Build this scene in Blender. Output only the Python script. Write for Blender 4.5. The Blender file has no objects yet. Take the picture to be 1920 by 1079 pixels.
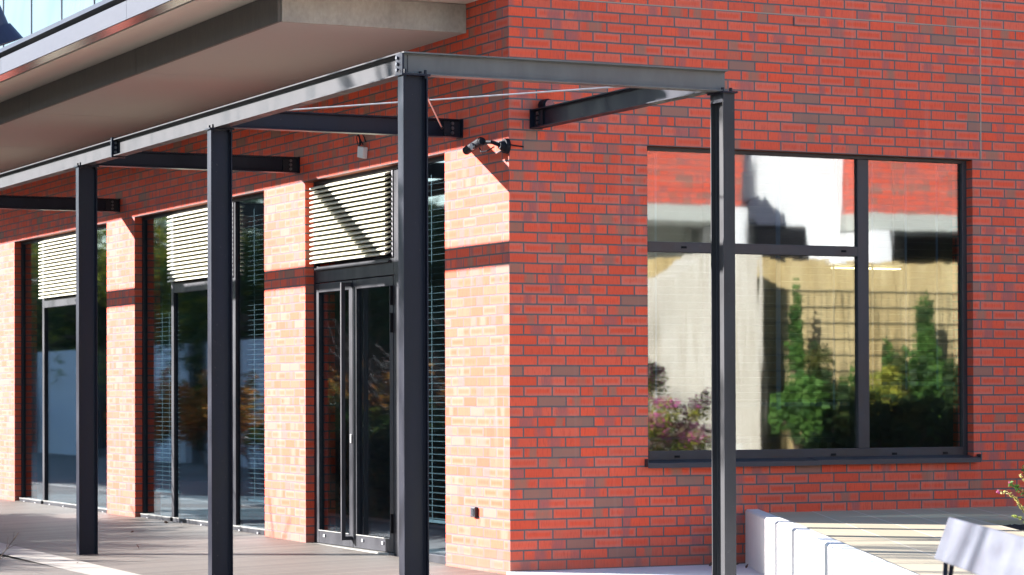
import bpy, bmesh, math, random
from mathutils import Vector, Matrix, Euler
rnd = random.Random(7)
R = math.radians
S = bpy.context.scene
COL = S.collection

# ------------------------------------------------------------------ materials
def new_mat(name):
    m = bpy.data.materials.new(name); m.use_nodes = True
    nt = m.node_tree; nt.nodes.clear()
    out = nt.nodes.new('ShaderNodeOutputMaterial')
    return m, nt, out
class NT:
    def __init__(s, nt): s.nt = nt
    def n(s, t, **kw):
        nd = s.nt.nodes.new(t)
        for k, v in kw.items(): setattr(nd, k, v)
        return nd
    def put(s, sock, v):
        if isinstance(v, bpy.types.NodeSocket): s.nt.links.new(v, sock)
        elif v is not None: sock.default_value = v
    def m(s, op, a, b=None, c=None, clamp=False):
        nd = s.n('ShaderNodeMath', operation=op, use_clamp=clamp)
        s.put(nd.inputs[0], a)
        if b is not None: s.put(nd.inputs[1], b)
        if c is not None: s.put(nd.inputs[2], c)
        return nd.outputs[0]
    def mix(s, f, a, b, blend='MIX'):
        nd = s.n('ShaderNodeMix', data_type='RGBA', blend_type=blend)
        s.put(nd.inputs[0], f); s.put(nd.inputs[6], a); s.put(nd.inputs[7], b)
        return nd.outputs[2]
    def rng(s, v, a, b, c=0.0, d=1.0):
        nd = s.n('ShaderNodeMapRange'); s.put(nd.inputs[0], v)
        for i, x in enumerate((a, b, c, d)): s.put(nd.inputs[i+1], x)
        return nd.outputs[0]
    def noise(s, vec, scale, detail=3, rough=.55):
        nd = s.n('ShaderNodeTexNoise'); s.put(nd.inputs['Vector'], vec)
        nd.inputs['Scale'].default_value = scale; nd.inputs['Detail'].default_value = detail
        nd.inputs['Roughness'].default_value = rough
        return nd.outputs[0]
    def xyz(s, x, y, z):
        nd = s.n('ShaderNodeCombineXYZ')
        s.put(nd.inputs[0], x); s.put(nd.inputs[1], y); s.put(nd.inputs[2], z)
        return nd.outputs[0]
    def pos(s):
        g = s.n('ShaderNodeNewGeometry'); sp = s.n('ShaderNodeSeparateXYZ'); s.nt.links.new(g.outputs['Position'], sp.inputs[0])
        return g, sp.outputs[0], sp.outputs[1], sp.outputs[2]
    def white(s, a, b, k=0.0):
        nd = s.n('ShaderNodeTexWhiteNoise', noise_dimensions='3D'); s.put(nd.inputs[0], s.xyz(a, b, k))
        return nd.outputs[0]
    def bsdf(s, col, rough=.6, metal=0.0, spec=.5, normal=None):
        b = s.n('ShaderNodeBsdfPrincipled')
        s.put(b.inputs['Base Color'], col); s.put(b.inputs['Roughness'], rough)
        s.put(b.inputs['Metallic'], metal); s.put(b.inputs['Specular IOR Level'], spec)
        if normal is not None: s.nt.links.new(normal, b.inputs['Normal'])
        return b.outputs[0]
    def bump(s, h, strength=.3, dist=.01):
        nd = s.n('ShaderNodeBump'); nd.inputs['Strength'].default_value = strength; nd.inputs['Distance'].default_value = dist
        s.nt.links.new(h, nd.inputs['Height']); return nd.outputs[0]

def simple(name, col, rough=.6, metal=0.0, var=.15, scale=6.0, bump=.0, spec=.5, stretch=(1, 1, 1), bscale=None):
    m, nt, out = new_mat(name); t = NT(nt)
    g, x, y, z = t.pos()
    v = t.xyz(t.m('MULTIPLY', x, stretch[0]), t.m('MULTIPLY', y, stretch[1]), t.m('MULTIPLY', z, stretch[2]))
    n1 = t.noise(v, scale, 5); n2 = t.noise(v, scale*7, 2)
    f = t.m('ADD', t.m('MULTIPLY', n1, .7), t.m('MULTIPLY', n2, .3))
    lo = tuple(c*(1-var) for c in col)+(1,); hi = tuple(min(1, c*(1+var)) for c in col)+(1,)
    c = t.mix(t.rng(f, .3, .7), lo, hi)
    nrm = t.bump(t.noise(v, bscale or scale*6, 3), bump, .01) if bump else None
    rr = t.rng(n1, .3, .7, rough*.85, min(1, rough*1.15))
    nt.links.new(t.bsdf(c, rr, metal, spec, nrm), out.inputs[0])
    return m

def brick_mat():
    m, nt, out = new_mat('red_brick'); t = NT(nt)
    g, x, y, z = t.pos()
    sn = t.n('ShaderNodeSeparateXYZ'); nt.links.new(g.outputs['Normal'], sn.inputs[0])
    west = t.m('GREATER_THAN', t.m('ABSOLUTE', sn.outputs[0]), .5)
    h = t.m('ADD', t.m('MULTIPLY', west, t.m('ADD', y, .125)), t.m('MULTIPLY', t.m('SUBTRACT', 1, west), x))
    flat = t.m('GREATER_THAN', t.m('ABSOLUTE', sn.outputs[2]), .5)
    # tiny wobble so that joints are not ruler straight
    wob = t.m('MULTIPLY', t.m('SUBTRACT', t.noise(t.xyz(h, z, 0), 2.3, 2), .5), .006)
    rr = t.m('SUBTRACT', t.m('DIVIDE', t.m('ADD', z, wob), .081), .3)
    row = t.m('FLOOR', rr); fr = t.m('FRACT', rr)
    odd = t.m('FLOORED_MODULO', row, 2.0)
    jit = t.m('MULTIPLY', t.m('SUBTRACT', t.white(row, 3.3, 1.7), .5), .05)
    hs = t.m('ADD', t.m('ADD', t.m('DIVIDE', t.m('ADD', h, .005), .25), t.m('MULTIPLY', odd, .5)), jit)
    idx = t.m('FLOOR', hs); fh = t.m('FRACT', hs)
    du = t.m('MULTIPLY', t.m('MINIMUM', fh, t.m('SUBTRACT', 1, fh)), .25)
    dv = t.m('MULTIPLY', t.m('MINIMUM', fr, t.m('SUBTRACT', 1, fr)), .081)
    dist = t.m('MINIMUM', du, dv)
    rag = t.m('MULTIPLY', t.m('SUBTRACT', t.noise(t.xyz(h, z, west), 60, 2), .5), .004)
    dd = t.m('ADD', dist, rag)
    face = t.rng(dd, .0052, .0080)                # 1 on brick, 0 on mortar
    kid = t.m('ADD', idx, t.m('MULTIPLY', west, 431.0))
    w = [t.white(row, kid, k) for k in (0.1, 1.3, 2.7, 3.9, 5.1, 6.3)]
    base = t.mix(t.m('POWER', w[0], 1.3), (.80, .098, .041, 1), (.73, .135, .077, 1))
    base = t.mix(t.rng(w[5], 0, 1, 0, .32), base, (.42, .062, .034, 1))
    streak = t.noise(t.xyz(t.m('MULTIPLY', h, 110), t.m('MULTIPLY', z, 14), t.m('MULTIPLY', kid, 3.1)), 1.0, 4, .65)
    grain = t.noise(t.xyz(h, z, west), 260, 2)
    base = t.mix(t.m('MULTIPLY', t.rng(streak, .50, .70), .5), base, (.42, .055, .040, 1))
    # pale pinkish bloom along the arris of about half of the bricks
    halo = t.m('MULTIPLY', t.rng(t.m('ADD', dd, t.m('MULTIPLY', t.m('SUBTRACT', streak, .5), .014)), .004, .032, 1, 0), t.rng(w[1], .3, .85, 0, .72))
    base = t.mix(halo, base, (.56, .20, .155, 1))
    # dark flashed patch across part of the brick
    cx = t.rng(w[2], 0, 1, .15, .85)
    wd = t.rng(w[3], 0, 1, .14, .36)
    dx = t.m('DIVIDE', t.m('ABSOLUTE', t.m('SUBTRACT', t.m('ADD', fh, t.m('MULTIPLY', t.m('SUBTRACT', streak, .5), .35)), cx)), wd)
    patch = t.m('MULTIPLY', t.rng(dx, .55, 1.1, 1, 0), t.rng(w[4], .54, .66))
    patch = t.m('MULTIPLY', patch, t.rng(t.m('ADD', streak, t.m('MULTIPLY', grain, .5)), .45, .85, .45, 1.0))
    pcol = t.mix(t.rng(w[5], .55, .65), (.30, .115, .112, 1), (.25, .165, .12, 1))
    base = t.mix(t.m('MULTIPLY', patch, .8), base, pcol)
    whole = t.m('GREATER_THAN', w[0], .965)
    base = t.mix(t.m('MULTIPLY', whole, .85), base, (.26, .15, .115, 1))
    base = t.mix(t.rng(grain, .4, .75, 0, .12), base, (.20, .06, .045, 1))
    mort = t.mix(t.noise(t.xyz(h, z, west), 9, 4), (.092, .086, .090, 1), (.145, .137, .140, 1))
    # two paler re-pointed movement joints on the south wall
    south = t.m('SUBTRACT', 1, west)
    j1 = t.m('MULTIPLY', t.m('LESS_THAN', t.m('ABSOLUTE', t.m('SUBTRACT', x, 4.505)), .006), t.m('GREATER_THAN', z, 3.43))
    j2 = t.m('LESS_THAN', t.m('ABSOLUTE', t.m('SUBTRACT', z, 4.563)), .0045)
    pale = t.m('MULTIPLY', south, t.m('MAXIMUM', j1, j2))
    col = t.mix(face, mort, base)
    col = t.mix(pale, col, (.34, .27, .22, 1))
    splash = t.m('MULTIPLY', t.rng(t.m('ADD', z, t.m('MULTIPLY', t.noise(t.xyz(t.m('MULTIPLY', h, 3), t.m('MULTIPLY', z, 2), 0), 2.0, 4), .35)), .38, .16), .5)
    col = t.mix(splash, col, (.22, .13, .10, 1))
    run = t.noise(t.xyz(t.m('MULTIPLY', h, 9), t.m('MULTIPLY', z, .5), west), 1.0, 3)
    col = t.mix(t.m('MULTIPLY', t.rng(run, .60, .74), .16), col, (.46, .30, .26, 1))
    col = t.mix(flat, col, (.22, .07, .04, 1))
    dirt = t.noise(t.xyz(h, z, west), 1.3, 4)
    col = t.mix(t.rng(dirt, .5, .8, 0, .10), col, (.16, .09, .08, 1))
    hgt = t.m('ADD', face, t.m('MULTIPLY', t.m('ADD', streak, grain), .12))
    nrm = t.bump(hgt, .55, .004)
    nt.links.new(t.bsdf(col, .78, 0, .25, nrm), out.inputs[0])
    return m

def plank_mat(name, axis, width, gap, c1, c2, cgap, rough=.7, yaw=0.0, cross=None, spec=.3, light_gap=False):
    m, nt, out = new_mat(name); t = NT(nt)
    g, x, y, z = t.pos()
    ca, sa = math.cos(yaw), math.sin(yaw)
    a = t.m('ADD', t.m('MULTIPLY', x, ca), t.m('MULTIPLY', y, sa))
    b = t.m('SUBTRACT', t.m('MULTIPLY', y, ca), t.m('MULTIPLY', x, sa))
    if axis == 'y': a, b = b, a          # boards run along a, repeat across b
    q = t.m('DIVIDE', b, width); idx = t.m('FLOOR', q); fq = t.m('FRACT', q)
    d = t.m('MULTIPLY', t.m('MINIMUM', fq, t.m('SUBTRACT', 1, fq)), width)
    on = t.rng(d, gap*.35, gap*.65)
    sh = t.white(idx, 1.0, 0.0)
    idc = idx
    if cross:
        off = t.m('MULTIPLY', t.m('FLOORED_MODULO', idx, 2.0), .5)
        q2 = t.m('ADD', t.m('DIVIDE', a, cross), off); f2 = t.m('FRACT', q2)
        d2 = t.m('MULTIPLY', t.m('MINIMUM', f2, t.m('SUBTRACT', 1, f2)), cross)
        on = t.m('MULTIPLY', on, t.rng(d2, gap*.35, gap*.65))
        sh = t.white(idx, t.m('FLOOR', q2), 0.0)
    gr = t.noise(t.xyz(t.m('MULTIPLY', a, 3), t.m('MULTIPLY', b, 40), 0), 1.0, 5)
    blot = t.noise(t.xyz(a, b, 0), 1.7, 4)
    f = t.m('ADD', t.m('MULTIPLY', sh, .45), t.m('ADD', t.m('MULTIPLY', gr, .3), t.m('MULTIPLY', blot, .3)))
    c = t.mix(t.rng(f, .2, .85), c1+(1,), c2+(1,))
    c = t.mix(on, cgap+(1,), c)
    hh = t.m('ADD', t.m('MULTIPLY', on, 1.0), t.m('MULTIPLY', gr, .15))
    nrm = t.bump(hh, .35, .004)
    nt.links.new(t.bsdf(c, rough, 0, spec, nrm), out.inputs[0])
    return m

def glass_mat(name, refl, tint, wave=.0, fres=1.0, stretch=(4, 4, .7), rcol=(.95, .97, .96), rough=.012):
    m, nt, out = new_mat(name); t = NT(nt)
    g, x, y, z = t.pos()
    v = t.xyz(t.m('MULTIPLY', x, stretch[0]), t.m('MULTIPLY', y, stretch[1]), t.m('MULTIPLY', z, stretch[2]))
    nrm = t.bump(t.noise(v, 1.0, 2), wave, .02) if wave else None
    gl = t.n('ShaderNodeBsdfGlossy'); gl.inputs['Roughness'].default_value = rough
    gl.inputs['Color'].default_value = rcol+(1,)
    if nrm is not None: nt.links.new(nrm, gl.inputs['Normal'])
    tr = t.n('ShaderNodeBsdfTransparent'); tr.inputs[0].default_value = tint+(1,)
    lw = t.n('ShaderNodeLayerWeight'); lw.inputs[0].default_value = .5
    fac = t.m('ADD', refl, t.m('MULTIPLY', t.m('POWER', lw.outputs[1], 3.0), fres), clamp=True)
    mx = t.n('ShaderNodeMixShader'); nt.links.new(fac, mx.inputs[0])
    nt.links.new(tr.outputs[0], mx.inputs[1]); nt.links.new(gl.outputs[0], mx.inputs[2])
    nt.links.new(mx.outputs[0], out.inputs[0])
    return m

def steel_mat(name, col, rough=.38, spec=.32):
    m, nt, out = new_mat(name); t = NT(nt)
    g, x, y, z = t.pos()
    v = t.xyz(x, y, t.m('MULTIPLY', z, .35))
    n1 = t.noise(v, 5, 5); n2 = t.noise(t.xyz(x, y, z), 45, 3)
    c = t.mix(t.rng(n1, .3, .7), tuple(k*.8 for k in col)+(1,), tuple(k*1.25 for k in col)+(1,))
    scr = t.rng(n2, .70, .74)
    c = t.mix(t.m('MULTIPLY', scr, .5), c, (.11, .105, .10, 1))
    rr = t.rng(n1, .3, .7, rough*.8, rough*1.3)
    nrm = t.bump(t.noise(t.xyz(x, y, z), 9, 2), .05, .01)
    nt.links.new(t.bsdf(c, rr, 0, spec, nrm), out.inputs[0])
    return m

def leaf_mat(name, c1, c2, c3=None):
    m, nt, out = new_mat(name); t = NT(nt)
    g, x, y, z = t.pos()
    n = t.noise(t.xyz(x, y, z), 14, 2); n2 = t.noise(t.xyz(x, y, z), 3, 2)
    c = t.mix(t.rng(n, .35, .65), c1+(1,), c2+(1,))
    if c3: c = t.mix(t.rng(n2, .5, .62), c, c3+(1,))
    b = t.bsdf(c, .6, 0, .3)
    tl = t.n('ShaderNodeBsdfTranslucent'); nt.links.new(c, tl.inputs[0])
    mx = t.n('ShaderNodeMixShader'); mx.inputs[0].default_value = .3
    nt.links.new(b, mx.inputs[1]); nt.links.new(tl.outputs[0], mx.inputs[2]); nt.links.new(mx.outputs[0], out.inputs[0])
    return m

M = {}
M['brick'] = brick_mat()
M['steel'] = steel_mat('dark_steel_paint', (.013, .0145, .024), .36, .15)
M['steel_lit'] = steel_mat('steel_paint_lit_copy', (.115, .113, .108), .45)  # lighter copy of the steel paint, brighter light on the front beam in its colour
M['steel_midlit'] = steel_mat('steel_paint_midlit_copy', (.040, .040, .043), .5, .14)  # same paint made paler for the light on long beams and right post
M['frame'] = steel_mat('anthracite_frame', (.0135, .0142, .020), .45, .25)
M['sframe'] = steel_mat('anthracite_window_frame', (.036, .034, .040), .45)
M['bolt'] = simple('zinc_bolt', (.16, .16, .17), .35, .8, .1, 30)
M['rod'] = simple('galvanised_rod', (.45, .44, .44), .35, .9, .1, 30)
M['louver'] = simple('cream_louver', (.60, .585, .46), .5, 0, .06, 8)
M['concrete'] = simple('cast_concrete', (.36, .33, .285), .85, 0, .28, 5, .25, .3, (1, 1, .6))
M['slabface_shade'] = simple('slab_edge_concrete_shaded', (.115, .105, .095), .85, 0, .25, 4, .25, .3, (2.5, 2.5, .5))  # darker concrete copy, shade on the outer slab face put into colour
M['white_conc'] = simple('white_concrete', (.66, .65, .63), .75, 0, .07, 4, .12, .35, (1.5, 1.5, .35))
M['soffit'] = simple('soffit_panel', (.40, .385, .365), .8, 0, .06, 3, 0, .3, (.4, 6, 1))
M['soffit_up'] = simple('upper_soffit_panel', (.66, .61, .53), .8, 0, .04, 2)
M['louvrail'] = simple('louver_rail_metal', (.10, .10, .11), .6, 0, .05, 5)
M['alu'] = simple('fascia_aluminium', (.098, .106, .125), .7, 0, .10, 1.6, 0, .04, (1, .6, 2))
M['trim'] = simple('edge_trim_metal', (.34, .30, .30), .22, .85, .1, 1.0)
M['black'] = simple('black_gap', (.012, .012, .014), .8, 0, .1, 6, 0, .05)
M['cap'] = simple('pale_cap', (.066, .08, .105), .7, 0, .05, 2, 0, .04)
M['deck'] = plank_mat('deck_boards', 'x', .125, .010, (.115, .100, .083), (.185, .160, .132), (.042, .036, .031))
M['plaza'] = plank_mat('plaza_slabs', 'x', .30, .010, (.15, .132, .113), (.21, .187, .158), (.075, .066, .057), cross=1.2)
M['pave'] = simple('lower_pavement_concrete', (.68, .66, .65), .85, 0, .08, 2.2, .15)
M['terrace'] = plank_mat('terrace_slabs', 'y', .36, .011, (.39, .33, .225), (.46, .395, .28), (.60, .55, .44), yaw=-R(25.2), cross=2.16)
M['kerb'] = simple('kerb_concrete', (.36, .33, .28), .8, 0, .06, 3, .1)
M['soil'] = simple('bark_soil', (.032, .021, .018), .95, 0, .6, 40, .9)
M['ground'] = simple('pale_ground', (.16, .15, .14), .9, 0, .12, .7, .1)
M['glassS'] = glass_mat('coated_window_glass', .20, (.60, .65, .66), .03, .5, rough=.027)
M['glassW'] = glass_mat('door_glass', .105, (.72, .80, .84), .02, .5, (3, 2, .5), (.84, .93, .99), .03)
M['blind'] = simple('blind_slat', (.16, .205, .205), .5, 0, .05, 8)
M['tape'] = simple('blind_tape', (.16, .26, .40), .7, 0, .05, 8)
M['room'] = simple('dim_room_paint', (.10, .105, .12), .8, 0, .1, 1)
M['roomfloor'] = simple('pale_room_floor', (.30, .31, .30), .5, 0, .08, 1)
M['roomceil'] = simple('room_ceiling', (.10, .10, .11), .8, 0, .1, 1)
M['white_pl'] = simple('white_plastic', (.62, .62, .62), .45, 0, .05, 8)
M['cam_black'] = simple('black_plastic', (.007, .008, .013), .55, 0, .1, 8, 0, .15)
M['dark_lens'] = simple('lens_ring', (.10, .11, .13), .2, .6, .1, 8)
M['benchwood'] = simple('silvered_bench_board', (.085, .092, .115), .5, 0, .14, 3, .08, .5, (1, 1, 4))
M['lamp_navy'] = simple('navy_lamp_paint', (.016, .02, .05), .45, 0, .1, 5)
M['bark'] = simple('brown_twig_bark', (.11, .075, .055), .9, 0, .3, 12, .4)
M['orange'] = leaf_mat('orange_leaves', (.42, .13, .03), (.50, .26, .05), (.20, .17, .04))
M['green'] = leaf_mat('green_leaves', (.05, .14, .025), (.11, .22, .04), (.03, .07, .02))
M['dgreen'] = leaf_mat('dark_green_leaves', (.022, .05, .018), (.05, .09, .025), (.10, .10, .02))
M['yellow'] = leaf_mat('yellow_leaves', (.60, .52, .16), (.66, .60, .30), (.32, .40, .08))
M['pink'] = leaf_mat('heather_flowers', (.60, .07, .30), (.66, .20, .42), (.34, .30, .06))
M['heatherg'] = leaf_mat('heather_green', (.22, .25, .03), (.42, .38, .05), (.08, .13, .02))
M['leafdry'] = simple('dry_leaf', (.10, .05, .03), .8)
M['render'] = simple('white_render', (.78, .78, .76), .85, 0, .03, 1.5)
M['greyrender'] = simple('grey_render', (.44, .45, .40), .85, 0, .05, 1.5)
M['slate'] = simple('dark_slate', (.055, .06, .085), .7, 0, .15, 4)
M['panelblue'] = plank_mat('pale_corrugated_panel', 'y', .22, .012, (.50, .55, .62), (.58, .63, .70), (.36, .40, .46))
M['wire'] = simple('green_wire', (.03, .045, .035), .5)
M['doorsill'] = simple('threshold_aluminium', (.30, .295, .265), .5, 0, .05, 5)
def reed_mat():
    m, nt, out = new_mat('reed_mat'); t = NT(nt)
    g, x, y, z = t.pos()
    st = t.noise(t.xyz(t.m('MULTIPLY', x, 55), t.m('MULTIPLY', z, 1.2), 0), 1.0, 4, .7)
    big = t.noise(t.xyz(t.m('MULTIPLY', x, 2.2), t.m('MULTIPLY', z, .35), 3), 1.0, 3)
    c = t.mix(t.rng(st, .35, .68), (.26, .17, .06, 1), (.74, .57, .27, 1))
    c = t.mix(t.rng(big, .42, .66, 0, .75), c, (.76, .62, .34, 1))
    nt.links.new(t.bsdf(c, .8, 0, .3, t.bump(st, .5, .01)), out.inputs[0])
    return m
M['reed'] = reed_mat()
def sunlit_reed():
    m, nt, out = new_mat('sunlit_reed'); t = NT(nt)
    g, x, y, z = t.pos()
    st = t.noise(t.xyz(t.m('MULTIPLY', x, 40), t.m('MULTIPLY', z, .8), 0), 1.0, 4, .7)
    c = t.mix(t.rng(st, .35, .65), (.52, .46, .35, 1), (.76, .72, .62, 1))  # paler reed tones carry overexposed sunlight in the colour
    nt.links.new(t.bsdf(c, .8, 0, .2), out.inputs[0]); return m
M['sunlitreed'] = sunlit_reed()
def frosted():
    m, nt, out = new_mat('milky_balustrade_glass'); t = NT(nt)
    g, x, y, z = t.pos()
    v = t.xyz(x, t.m('ADD', y, t.m('MULTIPLY', z, .55)), t.m('MULTIPLY', z, .45))
    n = t.noise(v, 6.5, 6, .72); n2 = t.noise(t.xyz(x, y, z), 1.1, 2)
    c = t.mix(t.rng(n2, .35, .65), (.060, .105, .125, 1), (.095, .125, .135, 1))
    c = t.mix(t.rng(n, .50, .72, 0, .5), c, (.035, .06, .072, 1))  # streaks put branch reflections and shadows into the glass colour
    nt.links.new(t.bsdf(c, .12, 0, .6), out.inputs[0])
    return m
M['frost'] = frosted()
def emit(name, col, s):
    m, nt, out = new_mat(name)
    e = nt.nodes.new('ShaderNodeEmission'); e.inputs[0].default_value = col+(1,); e.inputs[1].default_value = s
    nt.links.new(e.outputs[0], out.inputs[0]); return m
M['tube'] = emit('lit_tube', (1, .80, .36), 4)

# ------------------------------------------------------------------ mesh helpers
class MB:
    def __init__(s): s.bm = bmesh.new()
    def box(s, x0, x1, y0, y1, z0, z1, mat=None):
        vs = [s.bm.verts.new((x, y, z)) for z in (z0, z1) for x, y in ((x0, y0), (x1, y0), (x1, y1), (x0, y1))]
        if mat is not None:
            for v in vs: v.co = mat @ v.co
        for f in ((0, 3, 2, 1), (4, 5, 6, 7), (0, 1, 5, 4), (1, 2, 6, 5), (2, 3, 7, 6), (3, 0, 4, 7)):
            s.bm.faces.new([vs[i] for i in f])
        return s
    def quad(s, *p):
        s.bm.faces.new([s.bm.verts.new(q) for q in p]); return s
    def prism(s, pts, vec):                  # polygon pts extruded by vec
        vec = Vector(vec); a = [s.bm.verts.new(p) for p in pts]; b = [s.bm.verts.new(Vector(p)+vec) for p in pts]
        n = len(pts); s.bm.faces.new(a[::-1]); s.bm.faces.new(b)
        for i in range(n): s.bm.faces.new((a[i], a[(i+1) % n], b[(i+1) % n], b[i]))
        return s
    def tube(s, p, q, r0, r1=None, n=8, cap=True):
        p, q = Vector(p), Vector(q); r1 = r0 if r1 is None else r1
        d = q-p
        if d.length < 1e-6: return s
        d.normalize(); u = d.orthogonal().normalized(); w = d.cross(u)
        A = []; B = []
        for i in range(n):
            a = 2*math.pi*i/n; o = u*math.cos(a)+w*math.sin(a)
            A.append(s.bm.verts.new(p+o*r0)); B.append(s.bm.verts.new(q+o*r1))
        for i in range(n): s.bm.faces.new((A[i], A[(i+1) % n], B[(i+1) % n], B[i]))
        if cap: s.bm.faces.new(A[::-1]); s.bm.faces.new(B)
        return s
    def path(s, pts, r, n=6):
        for a, b in zip(pts, pts[1:]): s.tube(a, b, r, n=n)
        return s
    def ibeam_path(s, p, q, h, b, tf, tw, up=(0, 0, 1)):      # I section from p to q; flanges across `side`
        p, q, up = Vector(p), Vector(q), Vector(up)
        d = (q-p).normalized(); side = d.cross(up).normalized()
        f = (h/2-tf); r = .009
        prof = [(-b/2, -h/2), (b/2, -h/2), (b/2, -f), (tw/2+r, -f), (tw/2, -f+r), (tw/2, f-r), (tw/2+r, f), (b/2, f), (b/2, h/2), (-b/2, h/2), (-b/2, f), (-tw/2-r, f), (-tw/2, f-r), (-tw/2, -f+r), (-tw/2-r, -f), (-b/2, -f)]
        s.prism([p+side*a+up*c for a, c in prof], q-p)
        return s
    def build(s, name, mat, parent=None, bevel=0.0, smooth=False, loc=None):
        bmesh.ops.recalc_face_normals(s.bm, faces=s.bm.faces)
        me = bpy.data.meshes.new(name); s.bm.to_mesh(me); s.bm.free()
        if smooth:
            for p in me.polygons: p.use_smooth = True
        me.materials.append(mat)
        o = bpy.data.objects.new(name, me); COL.objects.link(o)
        if parent is not None:
            o.parent = parent
            o.matrix_parent_inverse = Matrix.Translation(-world_loc(parent))
        if bevel:
            md = o.modifiers.new('bevel', 'BEVEL'); md.width = bevel; md.segments = 2; md.limit_method = 'ANGLE'
            md.harden_normals = False
        return o
def world_loc(o):
    return Vector(o.get('_w', (0, 0, 0)))
def tag(o, label, cat, group=None):
    o['label'] = label; o['category'] = cat
    if group: o['group'] = group
    return o
def thing(name, label, cat, loc=(0, 0, 0), group=None):
    o = bpy.data.objects.new(name, None); COL.objects.link(o); o.location = loc; o['_w'] = loc
    o.empty_display_size = .2
    return tag(o, label, cat, group)
def struct(o, kind='structure'):
    o['kind'] = kind; return o

# ------------------------------------------------------------------ walls with openings
def facade(mb, to3, u0, u1, v0, v1, holes, depth, thick):
    """to3(u,v,d): wall coordinates to world; holes (ua,ub,va,vb); d = depth into the wall"""
    us = sorted({u0, u1, *[h[0] for h in holes], *[h[1] for h in holes]})
    vs = sorted({v0, v1, *[h[2] for h in holes], *[h[3] for h in holes]})
    for a, b in zip(us, us[1:]):
        for c, d in zip(vs, vs[1:]):
            mu, mv = (a+b)/2, (c+d)/2
            if any(h[0] < mu < h[1] and h[2] < mv < h[3] for h in holes): continue
            for dep in (0, thick):
                mb.quad(to3(a, c, dep), to3(b, c, dep), to3(b, d, dep), to3(a, d, dep))
    for a, b, c, d in holes:
        for (p, q) in (((a, c), (b, c)), ((b, c), (b, d)), ((b, d), (a, d)), ((a, d), (a, c))):
            mb.quad(to3(p[0], p[1], 0), to3(q[0], q[1], 0), to3(q[0], q[1], thick), to3(p[0], p[1], thick))

HEAD = 3.426
bld = thing('brick_building', 'red brick building with dark glazed bays under a pale concrete overhang', 'building')
mb = MB()
W_HOLES = [(1.24, 4.46, -.08, HEAD), (5.57, 9.78, -.08, HEAD), (10.85, 14.97, -.08, HEAD), (16.1, 20.0, -.08, HEAD)]
facade(mb, lambda u, v, d: (d, u, v), 0, 24, -.08, 5.2, W_HOLES, 0, .30)
mb.build('wall', M['brick'], bld)
mb = MB()
S_HOLE = [(1.235, 4.415, .86, HEAD)]
facade(mb, lambda u, v, d: (u, d, v), 0, 12, -.08, 5.2, S_HOLE, 0, .30)
mb.build('wall', M['brick'], bld)
# one brick on the south wall stands a little proud in open joints
MB().box(2.622, 2.858, -.012, .05, 4.473, 4.543).build('proud_brick', M['brick'], bld, .002)
MB().box(.3, 12, .3, 24, 4.95, 5.2).build('roof', M['concrete'], bld)
# dim room behind the glass
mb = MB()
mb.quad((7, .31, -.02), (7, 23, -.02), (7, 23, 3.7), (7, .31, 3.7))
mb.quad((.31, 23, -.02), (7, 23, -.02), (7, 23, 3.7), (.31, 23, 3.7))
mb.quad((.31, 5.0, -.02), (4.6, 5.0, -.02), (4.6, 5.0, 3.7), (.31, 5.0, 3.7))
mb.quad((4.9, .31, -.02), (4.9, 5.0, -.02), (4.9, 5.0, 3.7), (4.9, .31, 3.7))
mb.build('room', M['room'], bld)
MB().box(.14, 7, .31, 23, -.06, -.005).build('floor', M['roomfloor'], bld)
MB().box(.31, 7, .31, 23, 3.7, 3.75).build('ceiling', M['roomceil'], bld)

# ------------------------------------------------------------------ west bays
FX0, FX1 = .085, .135          # frame front and back
GX = .112                      # glass
def bars(mb, rects, x0=FX0, x1=FX1):
    for y0, y1, z0, z1 in rects: mb.box(x0, x1, y0, y1, z0, z1)
def pane(par, y0, y1, z0, z1, name='pane'):
    return MB().box(GX, GX+.012, y0, y1, z0, z1).build(name, M['glassW'], par)
def louver(par, y0, y1, z0, z1, n):
    mb = MB(); p = (z1-z0)/n
    for i in range(n):
        z = z0+i*p
        prof = [(.022, z+.004), (.030, z+.000), (.102, z+p*.86), (.102, z+p*.98), (.094, z+p*1.0), (.022, z+.017)]
        mb.prism([(a, y0, b) for a, b in prof], (0, y1-y0, 0))
    o = mb.build('louver', M['louver'], par)
    mb = MB()
    mb.box(.119, .124, y0, y1, z0, z1)
    mb.build('louver_back', M['black'], par)
    mb = MB(); mb.box(.075, .110, y0-.055, y0-.028, z0-.02, z1); mb.build('louver_rail', M['louvrail'], par)
    return o
def blind(par, y0, y1, z0, z1, x=.20, pitch=.05, tapes=(.18, .82), tilt=22, mat='blind'):
    mb = MB(); n = int((z1-z0)/pitch); tx = math.tan(R(tilt))
    for i in range(n):
        z = z0+.03+i*pitch
        mb.prism([(x-.0125, y0, z-.0125*tx), (x+.0125, y0, z+.0125*tx), (x+.0125, y0, z+.0125*tx+.0022), (x-.0125, y0, z-.0125*tx+.0022)], (0, y1-y0, 0))
    mb.box(x-.014, x+.014, y0, y1, z0-.005, z0+.02)
    for tp in tapes:
        yy = y0+(y1-y0)*tp
        mb.box(x-.0165, x-.015, yy-.006, yy+.006, z0, z1)
    return mb.build('blind', M[mat], par)
def rail(par, y0, y1, z0=-.02, z1=.09, x0=.05):
    o = MB().box(x0, FX1, y0, y1, z0, z1).build('bottom_rail', M['frame'], par, .003)
    MB().box(x0-.004, .11, y0, y1, z1+.001, z1+.008).build('rail_drip', M['doorsill'], par)
    k = max(2, int((y1-y0)/.55))
    for i in range(k):
        y = y0+(y1-y0)*(i+.5)/k
        MB().box(x0-.012, x0-.001, y-.016, y+.016, .040, .064).build('drain_cap', M['white_pl'], par)

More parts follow.
